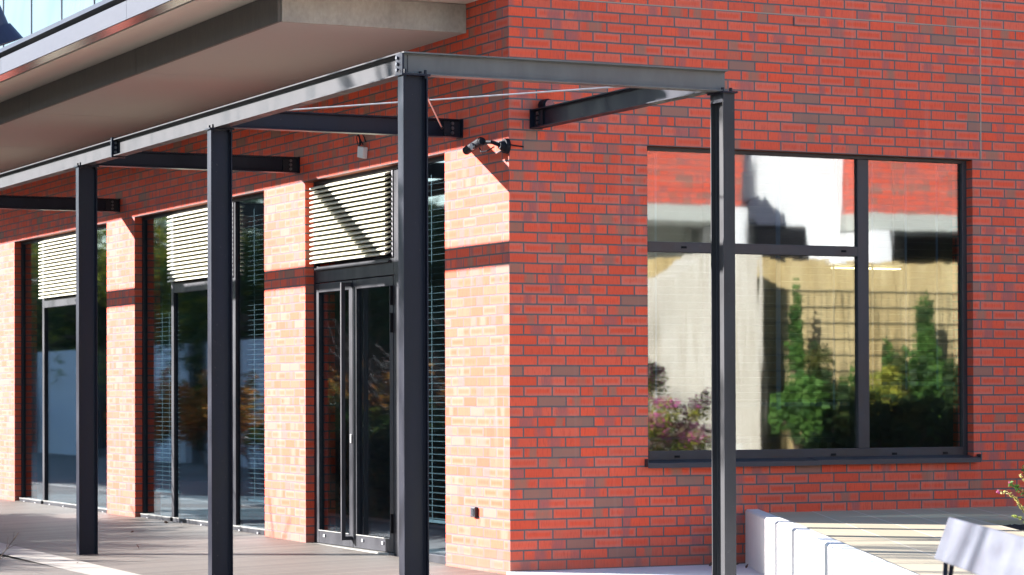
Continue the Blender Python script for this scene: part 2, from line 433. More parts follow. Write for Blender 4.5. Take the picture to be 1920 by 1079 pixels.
def bay(y0, y1, ym0, ym1, lou, label):
    """glazed bay: left light (far) | middle with louvre above | right light (near)"""
    w = MB(); z0 = .02
    bars(w, [(y1-.05, y1, z0, HEAD), (y0, y0+.05, z0, HEAD), (y0+.05, y1-.05, HEAD-.035, HEAD),
             (ym1, ym1+.085, z0, HEAD-.035), (ym0-.085, ym0, z0, HEAD-.035), (ym0, ym1, 2.53, 2.64)])
    root = w.build('window', M['frame'], bld, .004)
    root['label'] = label
    pane(root, ym1+.085, y1-.05, .09, HEAD-.035)
    pane(root, ym0, ym1, .09, 2.53)
    pane(root, y0+.05, ym0-.085, .09, HEAD-.035)
    louver(root, ym0+.01, ym1+.03, 2.645, HEAD-.04, 17)
    rail(root, ym1+.03, y1-.05); rail(root, ym0-.03, ym1+.02, x0=.075); rail(root, y0+.05, ym0-.04)
    return root
b2 = bay(5.57, 9.78, 6.74, 8.65, None, 'glazed bay with a cream louvre between two narrow lights')
blind(b2, 8.78, 9.70, .35, 2.55, tapes=(.35, .62), tilt=9); blind(b2, 5.65, 6.6, .35, 3.3, tapes=(.25, .75), tilt=9)
b1 = bay(10.85, 14.97, 12.02, 13.85, None, 'far glazed bay reflecting a pale panel fence')
b0 = bay(16.1, 20.0, 17.3, 18.9, None, 'farthest glazed bay')

# entrance
dr = MB()
bars(dr, [(4.415, 4.46, -.02, HEAD), (1.24, 1.29, -.02, HEAD), (1.29, 4.415, HEAD-.035, HEAD),
          (2.36, 2.535, -.02, HEAD-.035), (2.535, 4.415, 2.47, 2.625)])
door = dr.build('entrance_door', M['frame'], bld, .004)
door['label'] = 'double glass door with tall bar handle under a cream louvre'
MB().box(.060, .0845, 2.6, 4.38, 2.585, 2.605).build('transom_drip', M['sframe'], door)
louver(door, 2.585, 4.40, 2.645, HEAD-.04, 17)
def leaf(y0, y1):
    m = MB(); z0, z1 = .035, 2.462; st = .085
    m.box(.082, .132, y0, y0+st, z0, z1); m.box(.082, .132, y1-st, y1, z0, z1)
    m.box(.083, .131, y0+st, y1-st, z0, .150); m.box(.083, .131, y0+st, y1-st, z1-.085, z1)
    o = m.build('door_leaf', M['frame'], door, .004)
    pane(o, y0+st, y1-st, .150, z1-.085, 'pane')
    MB().box(.074, .0815, y0+st, y1-st, .151, .158).build('glazing_bead', M['doorsill'], o)
    for f in (.25, .75):
        y = y0+(y1-y0)*f; MB().box(.071, .0815, y-.016, y+.016, .098, .122).build('drain_cap', M['white_pl'], o)
    return o
lf = leaf(3.488, 4.41); rf = leaf(2.54, 3.478)
hb = MB()
hb.box(-.020, .020, 3.505, 3.530, .10, 2.44); hb.box(.020, .081, 3.505, 3.530, .10, .135); hb.box(.020, .081, 3.505, 3.530, 2.405, 2.44)
hb.build('handle', M['sframe'], lf, .003)
MB().box(.072, .0815, 3.50, 3.535, .98, 1.06).build('lock_plate', M['rod'], lf, .003)
for z in (2.29, 2.05, .29):
    MB().tube((.072, 2.555, z-.085), (.072, 2.555, z+.085), .013).build('hinge', M['black'], rf)
MB().box(.03, .13, 2.54, 4.41, -.02, .030).build('threshold', M['doorsill'], door)
pane(door, 1.29, 2.36, .075, HEAD-.035)
MB().box(.05, FX1, 1.29, 2.36, -.02, .072).build('bottom_rail', M['frame'], door, .003)
blind(door, 1.32, 2.3, .33, 3.3, x=.19, pitch=.055, tapes=(.28, .6), tilt=10)

# ------------------------------------------------------------------ south window
SY0, SY1, SG = .085, .14, .112
sw = MB()
for x0, x1, z0, z1 in ((1.235, 1.285, .86, HEAD), (4.365, 4.415, .86, HEAD), (1.285, 4.365, HEAD-.03, HEAD), (1.285, 4.365, .86, .955),
                       (3.30, 3.412, .955, HEAD-.03), (1.285, 3.30, 2.572, 2.658)):
    sw.box(x0, x1, SY0, SY1, z0, z1)
swin = sw.build('window', M['sframe'], bld, .004)
swin['label'] = 'wide three light window reflecting a reed fence'
for x0, x1, z0, z1 in ((1.285, 3.30, .955, 2.572), (1.285, 3.30, 2.658, HEAD-.03), (3.412, 4.365, .955, HEAD-.03)):
    MB().box(x0, x1, SG, SG+.012, z0, z1).build('pane', M['glassS'], swin)
for x, z in ((1.62, 2.615), (3.16, 2.615), (1.55, .907), (3.05, .905), (3.66, .905), (4.18, .905)):
    MB().box(x-.025, x+.025, SY0-.004, SY0-.0005, z-.009, z+.009).build('drain_cap', M['black'], swin)
def sill(x0, x1, dz, name='sill'):
    z = .872+dz
    MB().prism([(x0, .084, z+.012), (x0, -.055, z-.012), (x0, -.060, z-.052), (x0, -.054, z-.052), (x0, -.050, z-.016), (x0, .084, z+.006)], (x1-x0, 0, 0)).build(name, M['sframe'], swin)
sill(1.205, 2.815, 0); sill(2.80, 4.45, .004)
MB().box(4.446, 4.452, -.058, .08, .83, .895).build('sill_end_cap', M['sframe'], swin)
MB().box(1.203, 1.209, -.058, .08, .83, .895).build('sill_end_cap', M['sframe'], swin)
def sblind(x0, x1, z0, z1, y, tapes):
    mb = MB(); pitch = .062; n = int((z1-z0)/pitch); tx = math.tan(R(5))
    for i in range(n):
        z = z0+.035+i*pitch
        mb.prism([(x0, y-.02, z-.02*tx), (x0, y+.02, z+.02*tx), (x0, y+.02, z+.02*tx+.002), (x0, y-.02, z-.02*tx+.002)], (x1-x0, 0, 0))
    mb.box(x0, x1, y-.02, y+.02, z0-.02, z0+.018)
    o = mb.build('blind', M['blind'], swin)
    for xx, wd in tapes: MB().box(xx-wd/2, xx+wd/2, y-.024, y-.0225, z0-.05, z1).build('ladder_tape', M['tape'], swin)
sblind(1.30, 3.29, 1.33, HEAD-.04, .22, ((1.42, .02), (2.585, .045), (3.13, .022)))
sblind(3.43, 4.36, 1.50, HEAD-.04, .22, ((3.52, .022), (3.86, .022), (4.18, .022)))
lamp_in = thing('ceiling_lamp', 'lit yellow tube lamp inside behind the right window light', 'lamp', (4.35, 1.6, 2.55))
MB().box(4.0, 4.75, 1.56, 1.64, 2.585, 2.60).build('housing', M['white_pl'], lamp_in)
MB().tube((4.02, 1.57, 2.56), (4.73, 1.57, 2.56), .006).build('tube', M['tube'], lamp_in)
MB().tube((4.02, 1.63, 2.56), (4.73, 1.63, 2.56), .006).build('tube', M['tube'], lamp_in)
for x in (4.08, 4.67): MB().tube((x, 1.6, 2.60), (x, 1.6, 3.70), .006).build('hanger', M['black'], lamp_in)
tbl = thing('desk', 'dark desk standing inside behind the south window', 'desk', (2.9, .9, 0))
MB().box(1.5, 3.3, .45, 1.5, 1.00, 1.04).build('desk_top', M['lamp_navy'], tbl)
for x in (1.55, 3.2):
    for y in (.5, 1.42): MB().box(x, x+.05, y, y+.05, -.02, 1.0).build('leg', M['black'], tbl)

# ------------------------------------------------------------------ overhang
SO0 = .81
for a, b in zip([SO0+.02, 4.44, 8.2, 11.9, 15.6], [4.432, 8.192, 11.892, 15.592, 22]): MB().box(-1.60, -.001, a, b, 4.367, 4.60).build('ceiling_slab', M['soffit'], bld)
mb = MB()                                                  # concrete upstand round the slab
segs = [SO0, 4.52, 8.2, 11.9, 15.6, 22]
for a, b in zip(segs, segs[1:]): MB().box(-1.632, -1.601, a, b-.012, 4.364, 4.598).build('slab_edge', M['slabface_shade'], bld, .003)
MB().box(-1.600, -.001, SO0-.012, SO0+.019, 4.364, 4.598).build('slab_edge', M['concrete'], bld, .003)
mb = MB()
for a, b in zip([.28, 4.66, 8.13, 11.6, 15.1], [4.654, 8.124, 11.594, 15.094, 22]): MB().box(-2.06, -.001, a, b, 4.602, 4.64).build('soffit', M['soffit_up'], bld)
MB().box(-2.25, -2.061, .28, 22, 4.605, 4.64).build('edge_trim', M['trim'], bld)
MB().box(-2.085, -2.066, .28, 22, 4.596, 4.604).build('drip_strip', M['soffit_up'], bld)
mb = MB()
fj = [.28, 2.75, 6.9, 9.5, 13, 22]
for a, b in zip(fj, fj[1:]): MB().box(-2.268, -2.251, a, b-.006, 4.598, 4.757).build('fascia', M['alu'], bld)
MB().box(-2.13, -2.10, .28, 22, 4.757, 4.815).build('shadow_gap', M['black'], bld)
MB().box(-2.262, -2.15, .28, 22, 4.816, 4.856).build('parapet_cap', M['cap'], bld)
MB().box(-2.099, -.001, .28, 22, 4.641, 4.80).build('roof_deck', M['concrete'], bld)
ys = [7.0+1.045*k for k in range(-4, 13)]
for a in ys:
    MB().box(-2.215, -2.195, a+.012, a+1.033, 4.857, 6.0).build('balustrade_pane', M['frost'], bld)
for a in ys: MB().box(-2.222, -2.190, a-.012, a+.012, 4.857, 6.0).build('balustrade_post', M['alu'], bld)

# ------------------------------------------------------------------ steel canopy
can = thing('steel_canopy', 'dark steel canopy frame on slender posts along two sides of the building', 'canopy', (0, 0, 0))
ZT, ZB = 3.668, 3.52
ZC = (ZT+ZB)/2; BH = ZT-ZB
def bolts(par, pts, nrm, r=.016):
    for p in pts:
        p = Vector(p); MB().tube(p, p+Vector(nrm)*.014, r, n=8).build('bolt', M['bolt'], par)
def beam(p, q, name='beam', b=.10, mat='steel'):
    return MB().ibeam_path(p, q, BH, b, .009, .007).build(name, M[mat], can)
lb1 = beam((-2.07, -2.795, ZC), (-2.07, 3.62, ZC), mat='steel_midlit'); lb2 = beam((-2.07, 3.645, ZC), (-2.07, 14.5, ZC), mat='steel_midlit')
fb = beam((-2.115, -2.79, ZC), (.335, -2.79, ZC), mat='steel_lit')
# splice and end plates
MB().box(-2.135, -2.005, 3.6205, 3.6445, ZB-.012, ZT+.014).build('splice_plate', M['steel'], lb1)
bolts(lb1, [(-2.10, 3.62, z) for z in (3.555, 3.595, 3.635)], (0, -1, 0), .012)
MB().box(-2.13, -2.116, -2.845, -2.735, ZB+.002, ZT-.010).build('end_plate', M['steel'], fb)
bolts(fb, [(-2.1305, -2.775, z) for z in (3.55, 3.59, 3.63)], (-1, 0, 0), .012)
def post_x(yc, par=can):                      # flanges face -X / +X
    o = MB().ibeam_path((-2.052, yc, -.12), (-2.052, yc, ZB-.014), .176, .09, .009, .007, up=(1, 0, 0)).build('post', M['steel'], par)
    MB().box(-2.155, -1.95, yc-.058, yc+.058, ZB-.013, ZB-.001).build('cap_plate', M['steel'], o)
    for x in (-2.125, -1.98):
        for y in (yc-.04, yc+.04):
            MB().tube((x, y, ZB-.03), (x, y, ZB+.026), .010, n=6).build('bolt', M['frame'], o)
    return o
for yc in (-2.84, .99, 4.67, 10.38): post_x(yc)
PRX = .332
pr = MB().ibeam_path((PRX, -2.765, -.12), (PRX, -2.765, ZB-.014), .178, .092, .009, .007, up=(0, 1, 0)).build('post', M['steel_midlit'], can)
MB().box(PRX-.06, PRX+.06, -2.875, -2.655, ZB-.013, ZB-.001).build('cap_plate', M['steel'], pr)
for x in (PRX-.035, PRX+.03):
    for y in (-2.83, -2.70): MB().tube((x, y, ZB-.045), (x, y, ZB+.026), .012, n=6).build('bolt', M['frame'], pr)
MB().box(PRX-.045, PRX-.01, -2.84, -2.69, ZB-.075, ZB-.014).build('stiffener', M['steel'], pr)
def cross(yc):                                # beam from long beam to the west wall
    o = beam((-2.025, yc, ZC), (-.014, yc, ZC))
    MB().box(-.013, -.001, yc-.052, yc+.052, ZB-.004, ZT+.003).build('end_plate', M['steel'], o)
    MB().box(-.16, -.0135, yc-.018, yc-.0045, ZB+.012, ZT-.012).build('fin_plate', M['frame'], o)
    bolts(o, [(-.085, yc-.0185, z) for z in (3.555, 3.594, 3.633)], (0, -1, 0), .014)
    return o
c3 = cross(.92); cross(4.64); cross(10.37)
c4 = beam((.235, -2.735, ZC), (.235, -.014, ZC))
MB().box(.18, .29, -.013, -.001, ZB-.004, ZT+.003).build('end_plate', M['steel'], c4)
MB().box(.217, .2305, -.16, -.0135, ZB+.012, ZT-.012).build('fin_plate', M['frame'], c4)
bolts(c4, [(.2165, -.085, z) for z in (3.555, 3.594, 3.633)], (-1, 0, 0), .014)
def tie(p, q):
    p, q = Vector(p), Vector(q)
    o = MB().tube(p, q, .0065).build('tie_rod', M['rod'], can)
    d = (q-p).normalized()
    MB().tube(p-d*.02, p+d*.07, .014).build('turnbuckle', M['frame'], o); MB().tube(q-d*.07, q+d*.02, .014).build('turnbuckle', M['frame'], o)
tie((-2.045, .62, 3.60), (.20, -2.72, 3.60)); tie((-2.02, -2.74, 3.60), (-.19, .87, 3.592))

# ------------------------------------------------------------------ wall fittings
sc = thing('security_camera', 'black bullet security camera on a bracket near the brick corner', 'camera', (-.06, .1, 3.38))
mb = MB(); mb.tube((-.002, .02, 3.375), (-.035, .02, 3.375), .062, .058, 16); mb.tube((-.035, .02, 3.375), (-.075, .02, 3.378), .045, .03, 12)
mb.build('base', M['cam_black'], sc)
MB().path([(-.07, .02, 3.38), (-.12, .06, 3.405), (-.15, .14, 3.412), (-.16, .20, 3.41)], .016, 8).build('arm', M['cam_black'], sc)
mb = MB(); mb.tube((-.165, .14, 3.418), (-.165, .43, 3.372), .030, n=14)
cb = mb.build('body', M['cam_black'], sc)
MB().tube((-.164, .45, 3.369), (-.166, .16, 3.420), .034, n=14, cap=False).build('sunshield', M['cam_black'], sc)
MB().tube((-.197, .245, 3.385), (-.213, .245, 3.383), .028, n=14).build('lens_ring', M['dark_lens'], sc)
mb = MB(); mb.path([(-.02, -.0, 3.39), (-.03, -.03, 3.385), (.02, -.03, 3.378), (.12, -.012, 3.372)], .006)
mb.build('cable', M['cam_black'], sc)
mb = MB(); mb.path([(-.10, .06, 3.37), (-.14, .10, 3.34), (-.16, .17, 3.335), (-.165, .2, 3.37)], .006)
mb.build('cable', M['cam_black'], sc)
jb = thing('junction_box', 'small white box with looped black cables above the entrance', 'junction box', (0, 2.97, 3.57))
rot = Matrix.Translation((0, 2.97, 3.575)) @ Matrix.Rotation(R(10), 4, 'X')
MB().box(-.05, -.004, -.068, .068, -.05, .05, rot).build('box', M['white_pl'], jb, .006)
for k in range(3):
    pts = []
    for i in range(11):
        a = i/10; pts.append((-.03-.02*math.sin(a*3.1), 3.03-.10*k*.6*a-.03*math.sin(a*6+k), 3.62+.11*math.sin(a*3.14)+.02*k))
    MB().path(pts, .005, 5).build('cable', M['cam_black'], jb)
db = thing('wall_socket', 'small grey weatherproof box low on the sunlit brick pier', 'socket', (0, .645, .47))
MB().box(-.03, -.002, .60, .69, .425, .51).build('housing', M['sframe'], db, .006)
MB().box(-.036, -.031, .612, .650, .44, .50).build('cover', M['dark_lens'], db, .002)
sp = thing('beam_spotlight', 'small black round spotlight sitting on the right canopy beam', 'spotlight', (.30, -.12, 3.7))
MB().tube((.30, -.02, 3.70), (.30, -.10, 3.70), .055, .05, 14).build('housing', M['cam_black'], sp)
MB().tube((.30, -.10, 3.70), (.30, -.125, 3.70), .04, n=14).build('bezel', M['dark_lens'], sp)
MB().path([(.31, -.11, 3.69), (.30, -.2, 3.685), (.26, -.34, 3.674)], .008).build('cable', M['cam_black'], sp)

# ------------------------------------------------------------------ ground
struct(MB().quad((-400, -400, -.20), (400, -400, -.20), (400, 400, -.20), (-400, 400, -.20)).build('ground', M['ground'], None))
def dz(x, y): return min(.055, max(0.0, .009*(y-1)))+.030*max(x, -2.7)
def sheet(name, mat, x0, x1, y0, y1, dzo, nx, ny):
    mb = MB(); V = {}
    for i in range(nx+1):
        for j in range(ny+1):
            x = x0+(x1-x0)*i/nx; y = y0+(y1-y0)*j/ny
            V[i, j] = mb.bm.verts.new((x, y, dz(x, y)+dzo))
    for i in range(nx):
        for j in range(ny): mb.bm.faces.new((V[i, j], V[i+1, j], V[i+1, j+1], V[i, j+1]))
    return struct(mb.build(name, mat, None))
sheet('deck', M['deck'], -2.33, .04, -7, 40, 0, 2, 47)
sheet('kerb_strip', M['kerb'], -2.69, -2.33, -7, 40, .003, 1, 47)
struct(MB().quad((-12, -40, -.085), (-2.69, -40, -.085), (-2.69, 60, -.025), (-12, 60, -.025)).build('plaza', M['plaza'], None))
struct(MB().quad((-60, -60, -.10), (-12, -60, -.10), (-12, 80, -.10), (-60, 80, -.10)).build('road', M['ground'], None))
struct(MB().box(-.02, 14, -14, .02, -.15, .024).build('pavement', M['pave'], None))
struct(MB().quad((-2.69, -40, -.09), (14, -40, -.09), (14, -7, -.06), (-2.69, -7, -.06)).build('forecourt', M['pave'], None))

# terrace behind the low white wall (frame: origin on the brick wall, s towards the camera, t to the right)
O = Vector((2.14, 0, 0)); D = Vector((-.425, -.905, 0)).normalized(); N = Vector((.905, -.425, 0)).normalized()
def st(s, t, z): p = O+D*s+N*t; return (p.x, p.y, z)
TZ = .437
def to_st(x, y):
    v = Vector((x, y, 0))-O; return v.dot(D), v.dot(N)
ha = to_st(2.53, -3.15); hb_ = to_st(3.12, -1.98)
hs0, hs1, ht0, ht1 = hb_[0], ha[0]+.55, ha[1], ha[1]+1.6
mb = MB()
ss = [-6, hs0, hs1, 10.5]; tt = [.128, ht0, ht1, 9]
for a, b in zip(ss, ss[1:]):
    for c, d in zip(tt, tt[1:]):
        if a == hs0 and c == ht0:
            for p, q in (((a, c), (b, c)), ((b, c), (b, d)), ((b, d), (a, d)), ((a, d), (a, c))):
                mb.quad(st(*p, TZ), st(*q, TZ), st(*q, TZ-.10), st(*p, TZ-.10))
            continue
        mb.quad(st(a, c, TZ), st(b, c, TZ), st(b, d, TZ), st(a, d, TZ))
bmesh.ops.remove_doubles(mb.bm, verts=mb.bm.verts, dist=.0005)
bmesh.ops.bisect_plane(mb.bm, geom=mb.bm.verts[:]+mb.bm.edges[:]+mb.bm.faces[:], plane_co=(0, -.001, 0), plane_no=(0, 1, 0), clear_outer=True)
struct(mb.build('terrace', M['terrace'], None))
mb = MB(); G = 40; V = {}
for i in range(G+1):
    for j in range(G+1):
        V[i, j] = mb.bm.verts.new(st(hs0+(hs1-hs0)*i/G, ht0+(ht1-ht0)*j/G, TZ-.045+rnd.uniform(-.02, .025)))
for i in range(G):
    for j in range(G): mb.bm.faces.new((V[i, j], V[i+1, j], V[i+1, j+1], V[i, j+1]))
struct(mb.build('planting_soil', M['soil'], None))

rw = thing('retaining_wall', 'low white concrete retaining wall angled out from the brick wall', 'wall', tuple(O))
cuts = [-.06, 2.9, 5.0, 7.0, 10.5]
def wz(s): return .468+.005*min(max(s, 0), 3.6)
for a, b in zip(cuts, cuts[1:]):
    mb = MB(); b2_ = b-.006; w = .125; ch = .014
    def sec(s):
        z = wz(s); return [st(s, 0, -.1), st(s, w, -.1), st(s, w, z-ch), st(s, w-ch, z), st(s, ch, z), st(s, 0, z-ch)]
    A = [mb.bm.verts.new(p) for p in sec(a)]; B = [mb.bm.verts.new(p) for p in sec(b2_)]
    mb.bm.faces.new(A); mb.bm.faces.new(B[::-1])
    for i in range(6): mb.bm.faces.new((A[i], A[(i+1) % 6], B[(i+1) % 6], B[i]))
    if a < 0: bmesh.ops.bisect_plane(mb.bm, geom=mb.bm.verts[:]+mb.bm.edges[:]+mb.bm.faces[:], plane_co=(0, -.001, 0), plane_no=(0, 1, 0), clear_outer=True)
    mb.build('block', M['white_conc'], rw)

# bench in front of the wall, lower right
bn = thing('bench', 'silver grey bench with a tilted board backrest beside the white wall', 'bench', (-3.2, -10.6, 0))
BD = D.copy()
BN = Vector((-BD.y*-1, BD.x*-1, 0)); BN = Vector((.905, -.425, 0)).normalized()
P0 = Vector((-3.155, -10.44, .952)); Q0 = Vector((-3.20, -10.41, .795))     # top and bottom of the far end
def board(name, p, q, L, th, mat, par):
    nn = (p-q).normalized().cross(BD).normalized()*th
    return MB().prism([p, q, q+nn, p+nn], BD*L).build(name, mat, par, .004)
up_ = Vector((.052, -.024, .157))
Q0 = P0-up_
board('backrest', P0, Q0, 1.9, .03, M['benchwood'], bn)
sa = Q0+Vector((-.52, .245, -.33)); sb = Q0+Vector((-.09, .042, -.345))
board('seat', sa, sb, 1.9, .035, M['benchwood'], bn)
for s in (.11, 1.75):
    base = Q0+BD*s
    g0 = Vector((base.x-.02, base.y, -.07))
    mb = MB()
    def flat_bar(a, b, w, tk):
        a, b = Vector(a), Vector(b); dd = (b-a).normalized(); e = BD*tk; f = dd.cross(BD).normalized()*w
        mb.prism([a-f/2-e/2, a+f/2-e/2, a+f/2+e/2, a-f/2+e/2], b-a)
    flat_bar(base+BN*.016+up_*.3-BD*.02, base-BN*.005+Vector((0, 0, -.34))+BD*.06, .016, .012)
    flat_bar(base+BN*.016+up_*.3+BD*.13, base-BN*.005+Vector((0, 0, -.34))+BD*.06, .016, .012)
    flat_bar(base-BN*.005+Vector((0, 0, -.34))+BD*.06, g0+BD*.06+BN*.05, .03, .03)
    flat_bar(g0+BD*.06+BN*.05+Vector((0, 0, .30)), g0+BD*.06-BN*.40, .03, .03)
    mb.build('leg', M['steel'], bn)

# street lamp beyond the left edge, its hood reaches into view
sl = thing('street_lamp', 'navy street lamp hood hanging at the upper left edge', 'lamp', (-5.5, -3.9, -.09))
MB().tube((-5.75, -3.9, -.09), (-5.75, -3.9, 3.85), .05, .035, 14).build('pole', M['lamp_navy'], sl)
MB().path([(-5.75, -3.9, 3.82), (-5.55, -3.9, 3.80), (-5.30, -3.9, 3.68)], .022, 10).build('arm', M['lamp_navy'], sl)
hd = Vector((-5.085, -4.0, 3.405)); ax = Vector((.36, 0, -.93)).normalized()
mb = MB(); mb.tube(hd, hd-ax*.10, .125, .085, 28, cap=False); mb.tube(hd-ax*.10, hd-ax*.30, .075, .062, 28); mb.tube(hd-ax*.30, hd-ax*.36, .045, .03, 20)
mb.tube(hd-ax*.004, hd-ax*.01, .12, .12, 28)
mb.build('lamp_hood', M['lamp_navy'], sl, smooth=False)

# ------------------------------------------------------------------ plants
def leaves(mb, c, rad, n, size, flat=.6, r=rnd):
    for _ in range(n):
        while True:
            p = Vector((r.uniform(-1, 1), r.uniform(-1, 1), r.uniform(-1, 1)))
            if p.length < 1: break
        p = Vector((p.x*rad[0], p.y*rad[1], p.z*rad[2]))+Vector(c)
        s = size*r.uniform(.6, 1.3)
        e = Euler((r.uniform(-1.2, 1.2), r.uniform(-1.2, 1.2), r.uniform(0, 6.28))).to_matrix()
        a = e @ Vector((s, 0, 0)); b = e @ Vector((0, s*flat, 0)); k = e @ Vector((0, 0, s*.2))
        mb.quad(p-a, p-b*.8+k, p+a, p+b*.8+k)
def twig(mb, p, d, L, r, depth, rr, leafs=None):
    p = Vector(p); d = Vector(d).normalized()
    steps = 3
    for i in range(steps):
        q = p+d*L/steps
        mb.tube(p, q, r*(1-.2*i/steps), r*(1-.2*(i+1)/steps), 5, cap=False)
        p = q; d = (d+Vector((rr.uniform(-.18, .18), rr.uniform(-.18, .18), rr.uniform(-.05, .12)))).normalized()
        if depth and i:
            for _ in range(2):
                a = rr.uniform(0, 6.28); dd = (d*1.0+Vector((math.cos(a), math.sin(a), rr.uniform(-.1, .5)))*.75).normalized()
                twig(mb, p, dd, L*rr.uniform(.45, .7), r*.55, depth-1, rr, leafs)
    if leafs is not None: leafs.append(p.copy())
def shrub(loc, h, n, label, group, mat=None, leafn=6, leaf=.04, seed=0, spread=.5, cat='shrub', thick=.012, depth=2):
    rr = random.Random(seed); root = thing('shrub', label, cat, loc, group)
    mb = MB(); tips = []
    for _ in range(n):
        a = rr.uniform(0, 6.28); twig(mb, (loc[0]+rr.uniform(-.1, .1), loc[1]+rr.uniform(-.1, .1), loc[2]), (math.cos(a)*spread, math.sin(a)*spread, 1), h*rr.uniform(.45, .68), thick, depth, rr, tips)
    mb.build('stems', M['bark'], root)
    if mat:
        mb = MB()
        for t in tips: leaves(mb, t, (.14, .14, .12), leafn, leaf, r=rr)
        mb.build('foliage', M[mat], root)
    return root
# low autumn shrubs along the plaza, just outside the left edge: they shade the deck and show in the door glass
G1 = 'autumn shrubs along the plaza'
for i, (x, y, h) in enumerate(((-4.3, 11.4, 1.55), (-4.9, 12.6, 1.7), (-4.6, 14.2, 1.5), (-5.4, 15.4, 1.6), (-4.4, 8.2, .95), (-5.4, 17.6, 1.6), (-4.9, 19.6, 1.5))):
    shrub((x, y, -.07), h, 7, 'orange leaved autumn shrub on the plaza beyond the deck', G1, 'orange', 5, .05, 20+i)
for i, (x, y, h) in enumerate(((-3.0, 9.3, .95), (-3.1, 10.2, 1.05), (-3.3, 11.0, .95), (-3.5, 8.9, 1.0), (-3.4, 12.0, 1.1), (-3.9, 9.7, 1.15), (-3.2, 12.9, 1.2))):
    shrub((x, y, -.07), h, 12, 'low dense shrub on the plaza edge beside the kerb', 'low shrubs beside the kerb', 'dgreen', 26, .06, 80+i)
lh = thing('low_hedge', 'low clipped green hedge added out of view along the kerb strip to shade the deck', 'hedge', (-3.25, 10.6, -.07))  # unseen hedge added for its solid shadow on the deck
mb = MB(); rr = random.Random(17); mb.box(-3.5, -3.0, 8.7, 12.6, -.08, .78)
for _ in range(3500): leaves(mb, (-3.25+rr.choice((-1, 1))*rr.uniform(.15, .31), rr.uniform(8.6, 12.7), rr.uniform(-.05, .86)), (.04, .04, .04), 1, .045, r=rr)
for _ in range(1500): leaves(mb, (rr.uniform(-3.52, -2.98), rr.uniform(8.6, 12.7), rr.uniform(.76, .90)), (.03, .03, .03), 1, .045, r=rr)
mb.build('foliage', M['dgreen'], lh)
for i, (x, y, h) in enumerate(((-7.9, 35, 1.4), (-8.0, 48, 1.5), (-7.2, 28.5, 1.7))):
    shrub((x, y, -.07), h, 9, 'orange leaved autumn shrub on the plaza beyond the deck', G1, 'orange', 10, .08, 120+i)
G2 = 'bare shrubs along the plaza'
for i, (x, y, h) in enumerate(((-4.2, 6.6, .9), (-4.5, 8.2, 1.6), (-4.6, 9.3, 2.2), (-4.0, 5.4, .6), (-5.2, 7.6, 1.2), (-4.5, 10.4, 2.4), (-4.4, 11.5, 2.5), (-4.9, 12.4, 2.4), (-3.4, 7.3, .8), (-4.6, 5.2, 1.0), (-4.9, 6.1, 1.3), (-4.1, 7.4, 1.5), (-4.6, 7.0, 1.4), (-4.0, 8.6, 1.6))):
    shrub((x, y, -.07), h, 9, 'bare twiggy shrub on the plaza beside the deck', G2, None, seed=60+i, thick=.034 if h > 1.15 else .018)
# the dry twig that reaches in at the lower left
tw = thing('dry_twig', 'dry bare twig sticking up at the lower left edge', 'twig', (-3.95, 1.2, -.06))
mb = MB(); rr = random.Random(5)
def proj_seg(a, b, r): mb.tube(a, b, r, r*.7, 5)
TW = [(-3.95, 1.2, -.06), (-3.743, 1.3, .158), (-3.681, 1.3, .238), (-3.626, 1.3, .306), (-3.585, 1.3, .363)]
for a, b in zip(TW, TW[1:]): proj_seg(a, b, .0055)
proj_seg(TW[2], (-3.606, 1.3, .272), .003); proj_seg(TW[2], (-3.66, 1.33, .33), .003); proj_seg(TW[3], (-3.62, 1.3, .37), .0025); proj_seg(TW[1], (-3.66, 1.27, .20), .003)
mb.build('stems', M['bark'], tw)
# shrub with pale yellow sprays in the terrace bed
ys_ = thing('flowering_shrub', 'yellow leaved shrub with a pink tip in the terrace bed at the right edge', 'shrub', (2.66, -3.5, TZ-.05))
mb = MB(); lf_y = MB(); lf_g = MB(); lf_p = MB(); rr = random.Random(11)
base = Vector((2.60, -3.50, TZ-.05))
def spray(pts, lf, n, size, jit=.012):
    pts = [Vector(p) for p in pts]; mb.path([base]+pts[::-1], .0035, 5)
    for i in range(n):
        f = i/(n-1)*(len(pts)-1); k = min(int(f), len(pts)-2); p = pts[k].lerp(pts[k+1], f-k)
        leaves(lf, p, (jit, jit, jit), 3, size, r=rr)
spray([(2.165, -3.45, .724), (2.242, -3.45, .712), (2.311, -3.45, .668), (2.352, -3.45, .61), (2.40, -3.46, .54)], lf_y, 22, .013)
spray([(2.25, -3.46, .775), (2.31, -3.45, .755), (2.38, -3.45, .70), (2.46, -3.46, .62)], lf_g, 16, .018, .02)
spray([(2.36, -3.45, .84), (2.41, -3.45, .79), (2.46, -3.46, .70)], lf_y, 12, .016, .02)
spray([(2.40, -3.42, .88), (2.45, -3.44, .80), (2.50, -3.46, .68)], lf_g, 16, .018, .025)
spray([(2.265, -3.47, .548), (2.30, -3.46, .545), (2.345, -3.46, .53)], lf_y, 7, .014)
spray([(2.35, -3.50, .52), (2.42, -3.50, .50)], lf_y, 6, .016, .02)
leaves(lf_p, (2.158, -3.45, .722), (.010, .010, .012), 9, .012, r=rr); leaves(lf_p, (2.245, -3.46, .782), (.008, .008, .010), 6, .010, r=rr)
mb.build('stems', M['bark'], ys_); lf_y.build('foliage', M['yellow'], ys_); lf_g.build('foliage', M['green'], ys_); lf_p.build('flowers', M['pink'], ys_)
